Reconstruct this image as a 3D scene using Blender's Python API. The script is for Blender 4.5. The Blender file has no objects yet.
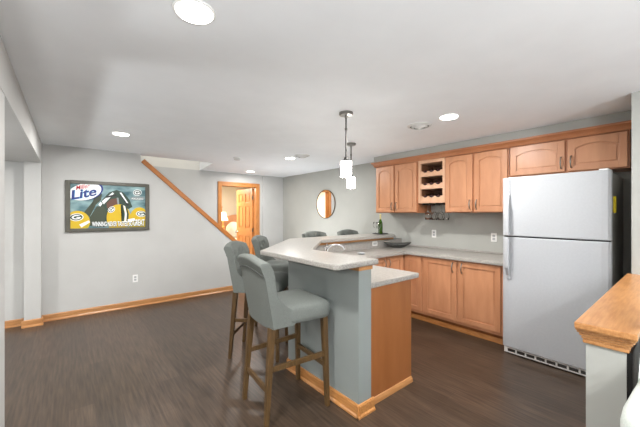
import bpy, bmesh, math, random
from mathutils import Vector, Matrix

random.seed(4)
S = bpy.context.scene
COL = S.collection
H = 2.335          # ceiling height
R = math.radians

# ------------------------------------------------------------------ camera
cam = bpy.data.cameras.new('camera')
cam.lens = 36 * 306 / 640
cam.sensor_width = 36
cam.clip_start = 0.02
co = bpy.data.objects.new('camera', cam)
COL.objects.link(co)
co.location = (0, 0, 1.42)
co.rotation_euler = (R(90), 0, R(-39.4))
S.camera = co

# ------------------------------------------------------------------ world, exposure
w = bpy.data.worlds.new('world')
S.world = w
w.use_nodes = True
w.node_tree.nodes['Background'].inputs[0].default_value = (0.9, 0.95, 1, 1)
w.node_tree.nodes['Background'].inputs[1].default_value = 0.6
S.view_settings.view_transform = 'Standard'
S.view_settings.look = 'None'
S.view_settings.gamma = 1
S.view_settings.use_curve_mapping = False
S.view_settings.exposure = 0.36

def area(name, loc, size, power, col=(1, 1, 1), rot=(0, 0, 0), shape='DISK', size_y=None):
    l = bpy.data.lights.new(name, 'AREA')
    l.shape = shape
    l.size = size
    if size_y: l.size_y = size_y
    l.energy = power
    l.color = col
    o = bpy.data.objects.new(name, l)
    o.location = loc
    o.rotation_euler = rot
    COL.objects.link(o)
    return o

P_LAMP = 27
WARM = (1.0, 0.98, 0.95)
LAMPS = [(0.44, 1.43), (0.463, 4.15), (3.045, 6.08), (2.82, 4.21), (2.77, 1.458)]
ADDED_FILL = [(0.44, -1.3), (2.77, -1.3), (-1.75, -1.3), (-1.75, 1.43), (-1.75, 4.15)]  # ceiling lights out of view, added to fill the room
for (x, y) in LAMPS:
    area('lamp_or_fill', (x, y, H - 0.022), 0.15, P_LAMP * (0.45 if y > 6 else 1), WARM)
for (x, y) in ADDED_FILL:
    area('lamp_or_fill', (x, y, (2.07 if x < 0 else H) - 0.022), 0.15, P_LAMP * 1.2, WARM)
# daylight added as fill light at an unseen patio door behind the camera
area('back_fill', (0.9, -3.35, 1.15), 3.4, 120, (1.0, 0.99, 0.97), (R(90), 0, R(180)), 'RECTANGLE', 2.0)
# added upward fill lights out of view, brightening the ceiling
for (x, y, p_) in ((-0.8, -1.9, 175), (1.0, -2.8, 195), (-2.0, 3.2, 45)):
    area('ceiling_fill', (x, y, 1.1), 0.5, p_, (0.955, 0.985, 1.0), (R(180), 0, 0))
# added fill uplight hidden behind the far bar, for the ceiling (its body is built further down)
area('uplight', (3.3, 5.15, 0.302), 0.2, 18, (0.96, 0.985, 1.0), (R(180), 0, 0))
# landing lamp at the top of the stairwell, bedroom ceiling lamp
area('landing_light', (1.5, 6.0, 4.4), 0.5, 24, (1, 0.99, 0.97))
area('bedroom_light', (2.75, 7.9, 2.25), 0.5, 80, (1, 0.93, 0.82))

# ------------------------------------------------------------------ materials
def lin(c):
    return tuple(((v / 255) / 12.92 if v / 255 < 0.04045 else ((v / 255 + 0.055) / 1.055) ** 2.4) for v in c) + (1,)

def mat(name, c, rough=0.5, metal=0.0, spec=None, emit=None, estr=0, trans=0, ior=1.45):
    m = bpy.data.materials.new(name)
    m.use_nodes = True
    b = m.node_tree.nodes['Principled BSDF']
    b.inputs['Base Color'].default_value = lin(c)
    b.inputs['Roughness'].default_value = rough
    b.inputs['Metallic'].default_value = metal
    if spec is not None: b.inputs['Specular IOR Level'].default_value = spec
    if emit:
        b.inputs['Emission Color'].default_value = lin(emit)
        b.inputs['Emission Strength'].default_value = estr
    if trans:
        b.inputs['Transmission Weight'].default_value = trans
        b.inputs['IOR'].default_value = ior
    return m

def noisy(name, c1, c2, scale, stretch=(1, 1, 1), rough=0.5, detail=4, lo=0.35, hi=0.65, bump=0.0, rot=(0, 0, 0), spec=None, rough2=None):
    m = mat(name, c1, rough, spec=spec)
    n = m.node_tree.nodes; L = m.node_tree.links
    b = n['Principled BSDF']
    tc = n.new('ShaderNodeTexCoord'); mp = n.new('ShaderNodeMapping')
    mp.inputs['Scale'].default_value = stretch
    mp.inputs['Rotation'].default_value = rot
    tx = n.new('ShaderNodeTexNoise')
    tx.inputs['Scale'].default_value = scale; tx.inputs['Detail'].default_value = detail
    cr = n.new('ShaderNodeValToRGB')
    cr.color_ramp.elements[0].position = lo; cr.color_ramp.elements[0].color = lin(c1)
    cr.color_ramp.elements[1].position = hi; cr.color_ramp.elements[1].color = lin(c2)
    L.new(tc.outputs['Object'], mp.inputs['Vector']); L.new(mp.outputs['Vector'], tx.inputs['Vector'])
    L.new(tx.outputs['Fac'], cr.inputs['Fac']); L.new(cr.outputs['Color'], b.inputs['Base Color'])
    if bump:
        bp = n.new('ShaderNodeBump'); bp.inputs['Strength'].default_value = bump; bp.inputs['Distance'].default_value = 0.004
        L.new(tx.outputs['Fac'], bp.inputs['Height']); L.new(bp.outputs['Normal'], b.inputs['Normal'])
    return m

def floor_mat():
    m = mat('dark_plank_floor', (80, 66, 58), 0.33)
    n = m.node_tree.nodes; L = m.node_tree.links
    b = n['Principled BSDF']
    tc = n.new('ShaderNodeTexCoord')
    mp = n.new('ShaderNodeMapping'); mp.inputs['Rotation'].default_value = (0, 0, R(90))
    br = n.new('ShaderNodeTexBrick')
    br.inputs['Scale'].default_value = 1.0
    br.inputs['Brick Width'].default_value = 1.2; br.inputs['Row Height'].default_value = 0.15
    br.inputs['Mortar Size'].default_value = 0.0016; br.inputs['Mortar Smooth'].default_value = 0.3
    br.inputs['Color1'].default_value = lin((74, 60, 49)); br.inputs['Color2'].default_value = lin((62, 50, 40))
    br.inputs['Mortar'].default_value = lin((58, 46, 40))
    br.offset = 0.37
    L.new(tc.outputs['Object'], mp.inputs['Vector']); L.new(mp.outputs['Vector'], br.inputs['Vector'])
    m2 = n.new('ShaderNodeMapping'); m2.inputs['Scale'].default_value = (26, 1.6, 1)
    nz = n.new('ShaderNodeTexNoise'); nz.inputs['Scale'].default_value = 2.2; nz.inputs['Detail'].default_value = 6
    L.new(tc.outputs['Object'], m2.inputs['Vector']); L.new(m2.outputs['Vector'], nz.inputs['Vector'])
    cr = n.new('ShaderNodeValToRGB')
    cr.color_ramp.elements[0].position = 0.3; cr.color_ramp.elements[0].color = (0.5, 0.49, 0.48, 1)
    cr.color_ramp.elements[1].position = 0.72; cr.color_ramp.elements[1].color = (1.5, 1.5, 1.5, 1)
    L.new(nz.outputs['Fac'], cr.inputs['Fac'])
    mx = n.new('ShaderNodeMix'); mx.data_type = 'RGBA'; mx.blend_type = 'MULTIPLY'; mx.inputs['Factor'].default_value = 1
    L.new(br.outputs['Color'], mx.inputs['A']); L.new(cr.outputs['Color'], mx.inputs['B'])
    L.new(mx.outputs['Result'], b.inputs['Base Color'])
    bp = n.new('ShaderNodeBump'); bp.inputs['Strength'].default_value = 0.12; bp.inputs['Distance'].default_value = 0.003
    L.new(nz.outputs['Fac'], bp.inputs['Height']); L.new(bp.outputs['Normal'], b.inputs['Normal'])
    return m

M = {}
M['wall'] = noisy('grey_wall_paint', (184, 184, 182), (188, 188, 186), 3, rough=0.7, bump=0.02)
M['sage'] = noisy('sage_wall_paint', (167, 168, 163), (171, 172, 167), 3, rough=0.6, bump=0.02)
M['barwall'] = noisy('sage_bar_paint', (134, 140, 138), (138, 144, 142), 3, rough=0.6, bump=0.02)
M['ceil'] = noisy('white_ceiling_paint', (233, 236, 239), (236, 239, 242), 4, rough=0.8, bump=0.03)
M['shaft'] = noisy('warm_white_paint', (208, 206, 200), (212, 210, 204), 3, rough=0.7)
M['cream'] = noisy('cream_wall_paint', (232, 222, 204), (236, 226, 208), 3, rough=0.7)
M['floor'] = floor_mat()
M['oak'] = noisy('honey_oak', (186, 124, 66), (208, 148, 88), 5, (3, 3, 22), 0.35)
M['oak_x'] = noisy('honey_oak_long_x', (168, 115, 68), (188, 136, 86), 4, (2, 22, 22), 0.33)
M['oak_y'] = noisy('honey_oak_long_y', (170, 112, 58), (192, 136, 80), 4, (22, 2, 22), 0.33)
M['oak_stair'] = noisy('stair_oak', (164, 98, 46), (186, 120, 62), 5, (4, 20, 20), 0.35, rot=(0, R(42), 0))
M['door'] = noisy('door_oak', (176, 112, 56), (198, 134, 74), 5, (16, 16, 1.6), 0.35)
M['maple'] = noisy('maple_cabinet', (179, 125, 90), (192, 138, 102), 2.2, (6, 6, 1.2), 0.35, detail=6)
M['maple_d'] = noisy('shaded_maple_panel', (144, 88, 46), (157, 99, 56), 1.6, (5, 5, 1.0), 0.4, detail=6)  # darkened to carry the shade on the peninsula end panel
M['maple_l'] = noisy('pale_maple', (200, 156, 124), (212, 170, 138), 2.2, (6, 6, 1.2), 0.35, detail=6)
M['rack_shade'] = mat('rack_interior_shade', (112, 74, 50), 0.5)  # shade inside the wine rack, put into the colour
M['maple_t'] = noisy('maple_trim', (158, 100, 64), (172, 112, 74), 3, (3, 1, 3), 0.35)
M['maple_in'] = mat('cabinet_interior', (176, 126, 92), 0.5)
M['counter'] = noisy('speckled_laminate', (138, 134, 129), (174, 170, 164), 110, rough=0.28, detail=3, lo=0.3, hi=0.7)
M['fridge'] = noisy('white_enamel', (172, 175, 179), (175, 178, 182), 60, rough=0.32, bump=0.02)
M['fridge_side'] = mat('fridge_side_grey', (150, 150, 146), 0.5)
M['plastic_w'] = mat('white_plastic', (232, 232, 230), 0.35)
M['plastic_v'] = mat('vent_plastic', (205, 205, 203), 0.5)
M['plastic_g'] = mat('grey_plastic', (170, 172, 174), 0.4)
M['dark'] = mat('dark_gap', (30, 30, 30), 0.6)
M['black'] = mat('black_lacquer', (14, 14, 15), 0.45)
M['fabric'] = noisy('grey_green_linen', (103, 107, 103), (117, 121, 117), 260, rough=0.9, detail=2, bump=0.12, spec=0.2)
M['fabric_pale'] = noisy('pale_linen', (196, 202, 196), (206, 212, 206), 220, rough=0.75, detail=2, bump=0.08, spec=0.3)
M['piping'] = mat('seam_shade_piping', (70, 73, 70), 0.95)  # dark tone paints in the shade of seams and button dimples
M['legwood'] = noisy('brown_leg_wood', (74, 54, 28), (92, 68, 38), 6, (14, 14, 1.5), 0.42)
M['nickel'] = mat('brushed_nickel', (150, 148, 144), 0.28, 1.0)
M['chrome'] = mat('chrome', (225, 226, 228), 0.08, 1.0)
M['darkmetal'] = mat('dark_nickel', (88, 86, 84), 0.35, 0.9)
M['brass'] = mat('aged_brass', (96, 74, 48), 0.35, 0.9)
M['mirror'] = mat('mirror_glass', (240, 240, 240), 0.0, 1.0)
M['lens'] = mat('lamp_lens', (255, 255, 255), 0.4, emit=(255, 250, 240), estr=6)
M['shade_e'] = mat('glowing_glass_shade', (255, 255, 255), 0.4, emit=(255, 250, 242), estr=18)
M['lampshade'] = mat('warm_lampshade', (255, 246, 224), 0.7, emit=(255, 232, 186), estr=1.7)
M['glass'] = mat('clear_glass', (255, 255, 255), 0.0, trans=1.0, ior=1.22)
M['greenglass'] = mat('green_bottle_glass', (52, 84, 22), 0.1)
M['darkglass'] = mat('dark_bottle_glass', (24, 16, 14), 0.12)
M['foil'] = mat('gold_foil', (208, 196, 140), 0.4)
M['capsule'] = mat('red_foil_capsule', (60, 22, 20), 0.35)
M['label'] = mat('paper_label', (214, 206, 188), 0.7)
M['bowl'] = noisy('dark_hammered_metal', (54, 54, 52), (92, 92, 88), 40, rough=0.4, bump=0.3)
M['tray'] = mat('black_tray', (34, 34, 34), 0.35)
M['bed'] = mat('white_linen', (214, 210, 202), 0.9)
M['yellow'] = mat('yellow_plastic', (226, 204, 30), 0.4)
M['frame'] = noisy('dark_grey_frame', (74, 72, 64), (86, 84, 75), 8, rough=0.45)
M['sink'] = mat('white_sink', (236, 236, 234), 0.2)

# ------------------------------------------------------------------ geometry helpers
class MB:
    def __init__(s):
        s.b = bmesh.new(); s.mi = 0
    def _faces(s, vs, fs):
        v = [s.b.verts.new(p) for p in vs]
        for f in fs:
            try:
                q = s.b.faces.new([v[i] for i in f]); q.material_index = s.mi
            except ValueError:
                pass
        return v
    def box(s, x0, x1, y0, y1, z0, z1):
        x0, x1 = min(x0, x1), max(x0, x1); y0, y1 = min(y0, y1), max(y0, y1); z0, z1 = min(z0, z1), max(z0, z1)
        s._faces([(x0, y0, z0), (x1, y0, z0), (x1, y1, z0), (x0, y1, z0), (x0, y0, z1), (x1, y0, z1), (x1, y1, z1), (x0, y1, z1)],
                 [(0, 3, 2, 1), (4, 5, 6, 7), (0, 1, 5, 4), (1, 2, 6, 5), (2, 3, 7, 6), (3, 0, 4, 7)])
        return s
    def prism(s, poly, a, b, axis='z'):
        f = {'z': lambda u, v, w: (u, v, w), 'y': lambda u, v, w: (u, w, v), 'x': lambda u, v, w: (w, u, v)}[axis]
        n = len(poly)
        vs = [f(u, v, a) for u, v in poly] + [f(u, v, b) for u, v in poly]
        fs = [tuple(range(n))[::-1], tuple(range(n, 2 * n))] + [(i, (i + 1) % n, n + (i + 1) % n, n + i) for i in range(n)]
        s._faces(vs, fs)
        return s
    def rings(s, rings, cap=True, closed=True):
        n = len(rings[0]); vs = [p for r in rings for p in r]; fs = []
        for k in range(len(rings) - 1):
            for i in range(n if closed else n - 1):
                j = (i + 1) % n
                fs.append((k * n + i, k * n + j, (k + 1) * n + j, (k + 1) * n + i))
        if cap:
            fs.append(tuple(range(n))[::-1]); fs.append(tuple((len(rings) - 1) * n + i for i in range(n)))
        s._faces(vs, fs)
        return s
    def lathe(s, prof, c=(0, 0, 0), n=24, axis='z', cap=True):
        rr = []
        for r, h in prof:
            r = max(r, 0.0002); ring = []
            for i in range(n):
                t = 2 * math.pi * i / n
                a, b = r * math.cos(t), r * math.sin(t)
                p = {'z': (a, b, h), 'x': (h, a, b), 'y': (a, h, b)}[axis]
                ring.append((c[0] + p[0], c[1] + p[1], c[2] + p[2]))
            rr.append(ring)
        return s.rings(rr, cap)
    def tube(s, pts, r, n=10, caps=True):
        pts = [Vector(p) for p in pts]; rr = []
        rad = r if isinstance(r, (list, tuple)) else [r] * len(pts)
        up = Vector((0.13, 0.21, 0.97))
        for i, p in enumerate(pts):
            d = (pts[min(i + 1, len(pts) - 1)] - pts[max(i - 1, 0)]).normalized()
            a = d.cross(up)
            if a.length < 0.05: a = d.cross(Vector((1, 0, 0)))
            a.normalize(); b = d.cross(a)
            rr.append([tuple(p + rad[i] * (math.cos(t) * a + math.sin(t) * b)) for t in [2 * math.pi * k / n for k in range(n)]])
        return s.rings(rr, caps)
    def bar(s, p0, p1, w0, d0, w1=None, d1=None):      # square bar between two points, local x/y cross-section
        w1 = w1 or w0; d1 = d1 or d0; rr = []
        for p, w_, d_ in ((p0, w0, d0), (p1, w1, d1)):
            rr.append([(p[0] + sx * w_ / 2, p[1] + sy * d_ / 2, p[2]) for sx, sy in ((-1, -1), (1, -1), (1, 1), (-1, 1))])
        return s.rings(rr)
    def beam(s, p0, p1, w_, h_):                        # horizontal-ish rail
        p0, p1 = Vector(p0), Vector(p1); d = (p1 - p0).normalized()
        a = d.cross(Vector((0, 0, 1))).normalized(); b = a.cross(d)
        return s.rings([[tuple(p + a * sx * w_ / 2 + b * sy * h_ / 2) for sx, sy in ((-1, -1), (1, -1), (1, 1), (-1, 1))] for p in (p0, p1)])
    def grid(s, f, nu, nv):
        vs = [f(i / nu, j / nv) for j in range(nv + 1) for i in range(nu + 1)]
        fs = [(j * (nu + 1) + i, j * (nu + 1) + i + 1, (j + 1) * (nu + 1) + i + 1, (j + 1) * (nu + 1) + i) for j in range(nv) for i in range(nu)]
        s._faces(vs, fs)
        return s
    def ball(s, c, rx, ry, rz, n=16, m=10):
        rr = []
        for j in range(m + 1):
            t = math.pi * j / m
            k = max(math.sin(t), 0.001)
            rr.append([(c[0] + rx * k * math.cos(2 * math.pi * i / n), c[1] + ry * k * math.sin(2 * math.pi * i / n), c[2] - rz * math.cos(t)) for i in range(n)])
        return s.rings(rr)
    def outline(s, loops, z0, z1):                      # polygon with holes, extruded in z
        c = bpy.data.curves.new('tmp', 'CURVE'); c.dimensions = '2D'; c.fill_mode = 'BOTH'; c.extrude = abs(z1 - z0) / 2
        for lp in loops:
            sp = c.splines.new('POLY'); sp.points.add(len(lp) - 1); sp.use_cyclic_u = True
            for p, q in zip(sp.points, lp): p.co = (q[0], q[1], 0, 1)
        return s._curve(c, Matrix.Translation((0, 0, (z0 + z1) / 2)))
    def _curve(s, c, mtx):
        o = bpy.data.objects.new('tmp', c); COL.objects.link(o)
        me = bpy.data.meshes.new_from_object(o.evaluated_get(bpy.context.evaluated_depsgraph_get()))
        me.transform(mtx)
        k = len(s.b.faces)
        s.b.from_mesh(me)
        s.b.faces.ensure_lookup_table()
        for f in s.b.faces[k:]: f.material_index = s.mi
        bpy.data.objects.remove(o); bpy.data.curves.remove(c); bpy.data.meshes.remove(me)
        return s
    def text(s, body, size, mtx, extrude=0.0004, align='LEFT'):
        c = bpy.data.curves.new('tmp', 'FONT'); c.body = body; c.size = size; c.extrude = extrude; c.align_x = align
        c.offset = 0.0
        return s._curve(c, mtx)
    def build(s, name, m, parent=None, smooth=False, bev=0, sub=0, seg=2):
        bmesh.ops.remove_doubles(s.b, verts=s.b.verts, dist=1e-5)
        bmesh.ops.recalc_face_normals(s.b, faces=s.b.faces)
        me = bpy.data.meshes.new(name)
        off = Vector((0, 0, 0)); p = parent
        while p is not None:
            off += Vector(p.location); p = p.parent
        if off.length: bmesh.ops.translate(s.b, verts=s.b.verts, vec=-off)
        s.b.to_mesh(me); s.b.free()
        for mm in (m if isinstance(m, (list, tuple)) else [m]): me.materials.append(mm)
        if smooth:
            for f in me.polygons: f.use_smooth = True
        o = bpy.data.objects.new(name, me); COL.objects.link(o)
        if parent is not None: o.parent = parent
        if bev:
            b = o.modifiers.new('bevel', 'BEVEL'); b.width = bev; b.segments = seg; b.limit_method = 'ANGLE'; b.angle_limit = R(40)
        if sub:
            q = o.modifiers.new('sub', 'SUBSURF'); q.levels = sub; q.render_levels = sub
        return o

def thing(name, label, cat, loc=(0, 0, 0), group=None):
    o = bpy.data.objects.new(name, None); COL.objects.link(o)
    o.empty_display_size = 0.1
    o.location = loc; o['label'] = label; o['category'] = cat
    if group: o['group'] = group
    return o

def tag(o, label, cat, group=None):
    o['label'] = label; o['category'] = cat
    if group: o['group'] = group
    return o

def struct(o, label=None):
    o['kind'] = 'structure'
    if label: o['label'] = label
    return o

def dup(root, label=None):
    r = root.copy(); COL.objects.link(r)
    if label: r['label'] = label
    for ch in list(root.children):
        c = ch.copy(); COL.objects.link(c); c.parent = r
        for g in list(ch.children):
            d = g.copy(); COL.objects.link(d); d.parent = c
    return r

# ------------------------------------------------------------------ the shell
FX0, FX1, FY0, FY1 = -3.2, 4.35, -3.5, 9.7
struct(MB().box(FX0, FX1 + 0.4, FY0, FY1, -0.06, 0).build('floor', M['floor']), 'dark brown wood plank floor')
# ceiling with the stairwell notch
YP, YF = 5.40, 6.62
struct(MB().prism([(FX0, FY0), (FX1, FY0), (FX1, YF + 0.12), (2.14, YF + 0.12), (2.14, YF - 0.001), (2.03, YP + 0.12), (0.86, YP + 0.12), (0.86, YF + 0.12), (FX0, YF + 0.12)], H, H + 0.25).build('ceiling', M['ceil']), 'white flat ceiling')
# stairwell shaft above the ceiling
sh = MB()
sh.box(2.141, 2.24, YP + 0.02, YF + 0.12, H + 0.25, 4.7).box(0.86, 2.1395, YF, YF + 0.12, H, 4.7).box(0.76, 2.24, YP + 0.02, YP + 0.12, H + 0.25, 4.7).box(0.76, 0.86, YP + 0.12, YF + 0.12, H + 0.25, 4.7).box(0.76, 2.24, YP + 0.02, YF + 0.12, 4.7, 4.8)
struct(sh.build('wall_stairwell', M['shaft']), 'cream stairwell walls above the ceiling opening')
# poster wall, cut by the stairs
zd = lambda x: 2.22 - 0.885 * (x - 0.853)
XE = 2.46
struct(MB().prism([(FX0, 0), (XE, 0), (XE, zd(XE)), (0.86, zd(0.86)), (0.86, H), (FX0, H)], YP, YP + 0.12, 'y').build('wall_left', M['wall']), 'light grey wall cut diagonally by the stairs')
# far wall with doorway
DX0, DX1, DZ = 2.615, 3.46, 2.04
fw = MB()
fw.box(FX0, DX0 - 0.02, YF, YF + 0.12, 0, H).box(DX1 + 0.02, 4.35, YF, YF + 0.12, 0, H).box(DX0 - 0.02, DX1 + 0.02, YF, YF + 0.12, DZ + 0.02, H)
struct(fw.build('wall_back', M['wall']), 'light grey far wall with the doorway')
struct(MB().box(3.63, 4.2, YF - 0.03, YF - 0.001, 0, H).build('wall_chase', M['wall']), 'shallow wall projection right of the doorway')
# kitchen wall, fridge return wall, closing walls
struct(MB().box(4.2, 4.32, 0.294, YF + 0.12, 0, H).build('wall_right', M['sage']), 'sage grey kitchen wall')
struct(MB().box(3.3, 4.32, 0.155, 0.294, 0, H).build('wall_return', M['sage']), 'sage grey wall end beside the refrigerator')
struct(MB().box(4.2, 4.32, FY0, 0.154, 0, H).build('wall_side', M['wall']))
struct(MB().box(FX0 - 0.1, FX0, FY0, YF, 0, H).build('wall_far_side', M['wall']))
struct(MB().box(FX0, -0.9, FY0 - 0.1, FY0, 0, H).box(2.7, 4.3, FY0 - 0.1, FY0, 0, H).box(-0.9, 2.7, FY0 - 0.1, FY0, 2.2, H).build('wall_front', M['wall']))
# dropped ceiling on the left, its two pillars
struct(MB().box(FX0, -0.27, FY0, YP - 0.001, 2.07, H - 0.001).build('ceiling_left', M['wall']), 'dropped grey soffit along the left of the room')
struct(MB().box(-0.43, -0.272, YP - 0.13, YP - 0.001, 0, 2.069).build('wall_pillar', M['wall']), 'narrow grey pillar under the soffit at the far wall')
struct(MB().box(-0.43, -0.272, 2.2, 2.40, 0, 2.069).build('wall_pillar_near', M['wall']), 'near grey pillar under the soffit at the left edge')
# soffit over the wall cabinets
struct(MB().box(3.85, 4.199, 0.295, 3.30, 2.235, H - 0.001).build('ceiling_right', M['sage']), 'sage grey soffit above the wall cabinets')
# bedroom shell
bd = MB()
bd.box(1.5, 1.6, YF + 0.12, 9.7, 0, H).box(4.65, 4.75, YF + 0.12, 9.7, 0, H).box(1.5, 4.75, 9.6, 9.7, 0, H).box(1.6, 2.59, YF + 0.121, YF + 0.13, 0, H).box(4.35, 4.75, YF, YF + 0.12, 0, H)
struct(bd.build('wall_bedroom', M['cream']), 'warm cream bedroom walls beyond the doorway')
struct(MB().box(1.5, 4.75, YF + 0.121, 9.7, H, H + 0.1).build('ceiling_bedroom', M['ceil']))

# baseboards
def baseboard(name, segs, m):
    b = MB()
    for (x0, y0, x1, y1, nx, ny) in segs:            # run along the wall, normal (nx, ny) into the room
        d = Vector((x1 - x0, y1 - y0)); n_ = Vector((nx, ny)).normalized()
        prof = [(0.0005, 0), (0.022, 0), (0.022, 0.012), (0.013, 0.024), (0.013, 0.078), (0.009, 0.088), (0.0005, 0.09)]
        b.rings([[(px + n_.x * o, py + n_.y * o, z) for o, z in prof] for px, py in ((x0, y0), (x1, y1))])
    return struct(b.build(name, m))
baseboard('baseboard_left', [(FX0, YP, -0.43, YP, 0, -1), (-0.272, YP, XE, YP, 0, -1)], M['oak_x'])
baseboard('baseboard_pillar', [(-0.452, YP - 0.13, -0.25, YP - 0.13, 0, -1), (-0.272, YP - 0.15, -0.272, YP - 0.022, 1, 0)], M['oak_x'])
baseboard('baseboard_pillar_near', [(-0.272, 2.2, -0.272, 2.4, 1, 0)], M['oak_y'])
baseboard('baseboard_back', [(DX1 + 0.12, YF, 3.63, YF, 0, -1), (3.63, YF - 0.03, 4.2, YF - 0.03, 0, -1), (XE + 0.02, YF, DX0 - 0.12, YF, 0, -1)], M['oak_x'])
baseboard('baseboard_right', [(4.2, 3.5, 4.2, YF - 0.03, -1, 0)], M['oak_y'])
# oak cap on the cut stair wall
u = Vector((1, -0.885)).normalized(); nn = Vector((-u.y, u.x))
p0 = Vector((0.862, zd(0.862))); p1 = Vector((XE + 0.0, zd(XE)))
q = [p0 + nn * 0.001, p1 + nn * 0.001, p1 + nn * 0.07, p0 + nn * 0.07]
cap = MB().prism([(v.x, v.y) for v in q], YP - 0.02, YP + 0.14, 'y')
q = [p0 + nn * 0.05, p1 + nn * 0.05, p1 + nn * 0.001, p0 + nn * 0.001]
struct(cap.build('trim_1', M['oak_stair'], bev=0.006), 'diagonal oak cap on the cut stair wall')
# doorway casing
def casing(b, x0, x1, z1, y, s_):
    w_ = 0.088
    for (a, c) in ((x0 - w_, x0), (x1, x1 + w_)):
        b.box(a, c, y, y + s_ * 0.018, 0, z1 + w_); b.box(a + 0.008, a + 0.03, y + s_ * 0.0185, y + s_ * 0.026, 0, z1 + w_ - 0.008) 
    b.box(x0, x1, y, y + s_ * 0.018, z1, z1 + w_)
    b.box(x0 - w_ + 0.03, x1 + w_ - 0.03, y + s_ * 0.0185, y + s_ * 0.026, z1 + w_ - 0.03, z1 + w_ - 0.008)
cs = MB(); casing(cs, DX0, DX1, DZ, YF - 0.0005, -1); casing(cs, DX0, DX1, DZ, YF + 0.1305, 1)
cs.box(DX0 - 0.018, DX0, YF - 0.012, YF + 0.13, 0, DZ).box(DX1, DX1 + 0.018, YF - 0.012, YF + 0.13, 0, DZ).box(DX0, DX1, YF - 0.012, YF + 0.13, DZ, DZ + 0.018)
cs.box(DX0, DX0 + 0.012, YF + 0.05, YF + 0.08, 0, DZ).box(DX0, DX1, YF + 0.05, YF + 0.08, DZ - 0.012, DZ)
struct(cs.build('trim_2', M['door'], bev=0.003), 'oak door casing around the bedroom doorway')
# six-panel door leaf, standing open into the bedroom (local: hinge at origin, leaf along +X, faces +-Y)
leaf = MB(); LW, LT = 0.80, 0.036
stx = [(0, 0.115), (0.345, 0.455), (0.685, 0.80)]
rlz = [(0.01, 0.235), (0.86, 1.06), (1.60, 1.70), (1.905, 2.025)]
for a, c in stx: leaf.box(a, c, -LT, 0, 0.01, 2.025)
for a, c in rlz:
    for k in range(2): leaf.box(stx[k][1], stx[k + 1][0], -LT, 0, a, c)
for i in range(3):
    for k in range(2):
        x0, x1, z0, z1 = stx[k][1], stx[k + 1][0], rlz[i][1], rlz[i + 1][0]
        leaf.box(x0, x1, -LT + 0.014, -0.014, z0, z1)
        for s0, s1 in ((-LT + 0.004, -LT + 0.015), (-0.015, -0.004)):
            leaf.box(x0 + 0.035, x1 - 0.035, s0, s1, z0 + 0.035, z1 - 0.035)
door = leaf.build('door_1', M['door'], bev=0.003)
door.location = (DX1 - 0.03, YF + 0.135, 0)
door.rotation_euler = (0, 0, R(93))
struct(door, 'open oak six-panel door leaf')
for z in (0.25, 1.02, 1.80):
    hg = MB().box(-0.004, 0.004, -0.036, 0.006, z - 0.045, z + 0.045)
    hg.tube([(-0.002, 0.008, z - 0.048), (-0.002, 0.008, z + 0.048)], 0.007)
    o = hg.build('hinge', M['nickel']); o.parent = door
for s_ in (-1, 1):
    kb = MB().lathe([(0.024, 0), (0.024, 0.006), (0.01, 0.01), (0.01, 0.03), (0.026, 0.04), (0.028, 0.052), (0.016, 0.062), (0.001, 0.064)], n=20, axis='y')
    o = kb.build('door_knob', M['nickel'], smooth=True); o.parent = door
    o.location = (0.735, 0 if s_ > 0 else -LT, 0.95); o.scale = (1, s_, 1)

# added glazed patio door, unseen behind the camera, for the fill light there
pw = MB()
for a, c in ((-0.9, -0.82), (0.86, 0.94), (2.62, 2.7)): pw.box(a, c, FY0 - 0.08, FY0 - 0.02, 0, 2.2)
pw.box(-0.9, 2.7, FY0 - 0.08, FY0 - 0.02, 0, 0.06).box(-0.9, 2.7, FY0 - 0.08, FY0 - 0.02, 2.14, 2.2)
wd = struct(pw.build('added_window_1', M['plastic_w']))
MB().box(-0.82, 2.62, FY0 - 0.055, FY0 - 0.05, 0.06, 2.14).build('pane', M['glass'], wd)

# ------------------------------------------------------------------ kitchen: cabinets
def shaker(b, y0, y1, z0, z1, xf, arch=False, fr=0.055, t=0.02):
    """door facing -X with its front at xf"""
    b.box(xf + 0.013, xf + t, y0, y1, z0, z1)
    b.box(xf, xf + 0.0131, y0, y0 + fr, z0, z1).box(xf, xf + 0.0131, y1 - fr, y1, z0, z1)
    b.box(xf, xf + 0.0131, y0 + fr, y1 - fr, z0, z0 + fr)
    if arch:
        n = 14; a = 0.042; poly = []
        for i in range(n + 1):
            s_ = i / n
            k = 1 - (2 * s_ - 1) ** 2
            poly.append((y0 + fr + (y1 - y0 - 2 * fr) * s_, z1 - fr - a * (1 - k)))
        poly += [(y1 - fr, z1), (y0 + fr, z1)]
        b.prism(poly, xf, xf + 0.0131, 'x')
    else:
        b.box(xf, xf + 0.0131, y0 + fr, y1 - fr, z1 - fr, z1)
    # raised centre field
    g = 0.016; a2 = 0.04 if arch else 0
    y0_, y1_, z0_, z1_ = y0 + fr + g, y1 - fr - g, z0 + fr + g, z1 - fr - g
    if arch:
        poly = [(y0_, z0_), (y1_, z0_)]
        for i in range(15):
            s_ = 1 - i / 14
            poly.append((y0_ + (y1_ - y0_) * s_, z1_ - 0.042 * (2 * s_ - 1) ** 2))
        b.prism(poly, xf + 0.007, xf + 0.0135, 'x')
    else:
        b.box(xf + 0.008, xf + 0.0135, y0_, y1_, z0_, z1_)
    return b

def pull(parent, x, y, z, L_=0.115):
    pts = []
    for i in range(9):
        s_ = i / 8
        pts.append((x - 0.028 * math.sin(math.pi * s_) ** 0.6 - 0.001, y, z + L_ * (s_ - 0.5)))
    return MB().tube(pts, [0.007, 0.0055, 0.0055, 0.006, 0.007, 0.006, 0.0055, 0.0055, 0.007], 8).build('handle', M['nickel'], parent, smooth=True)

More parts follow.
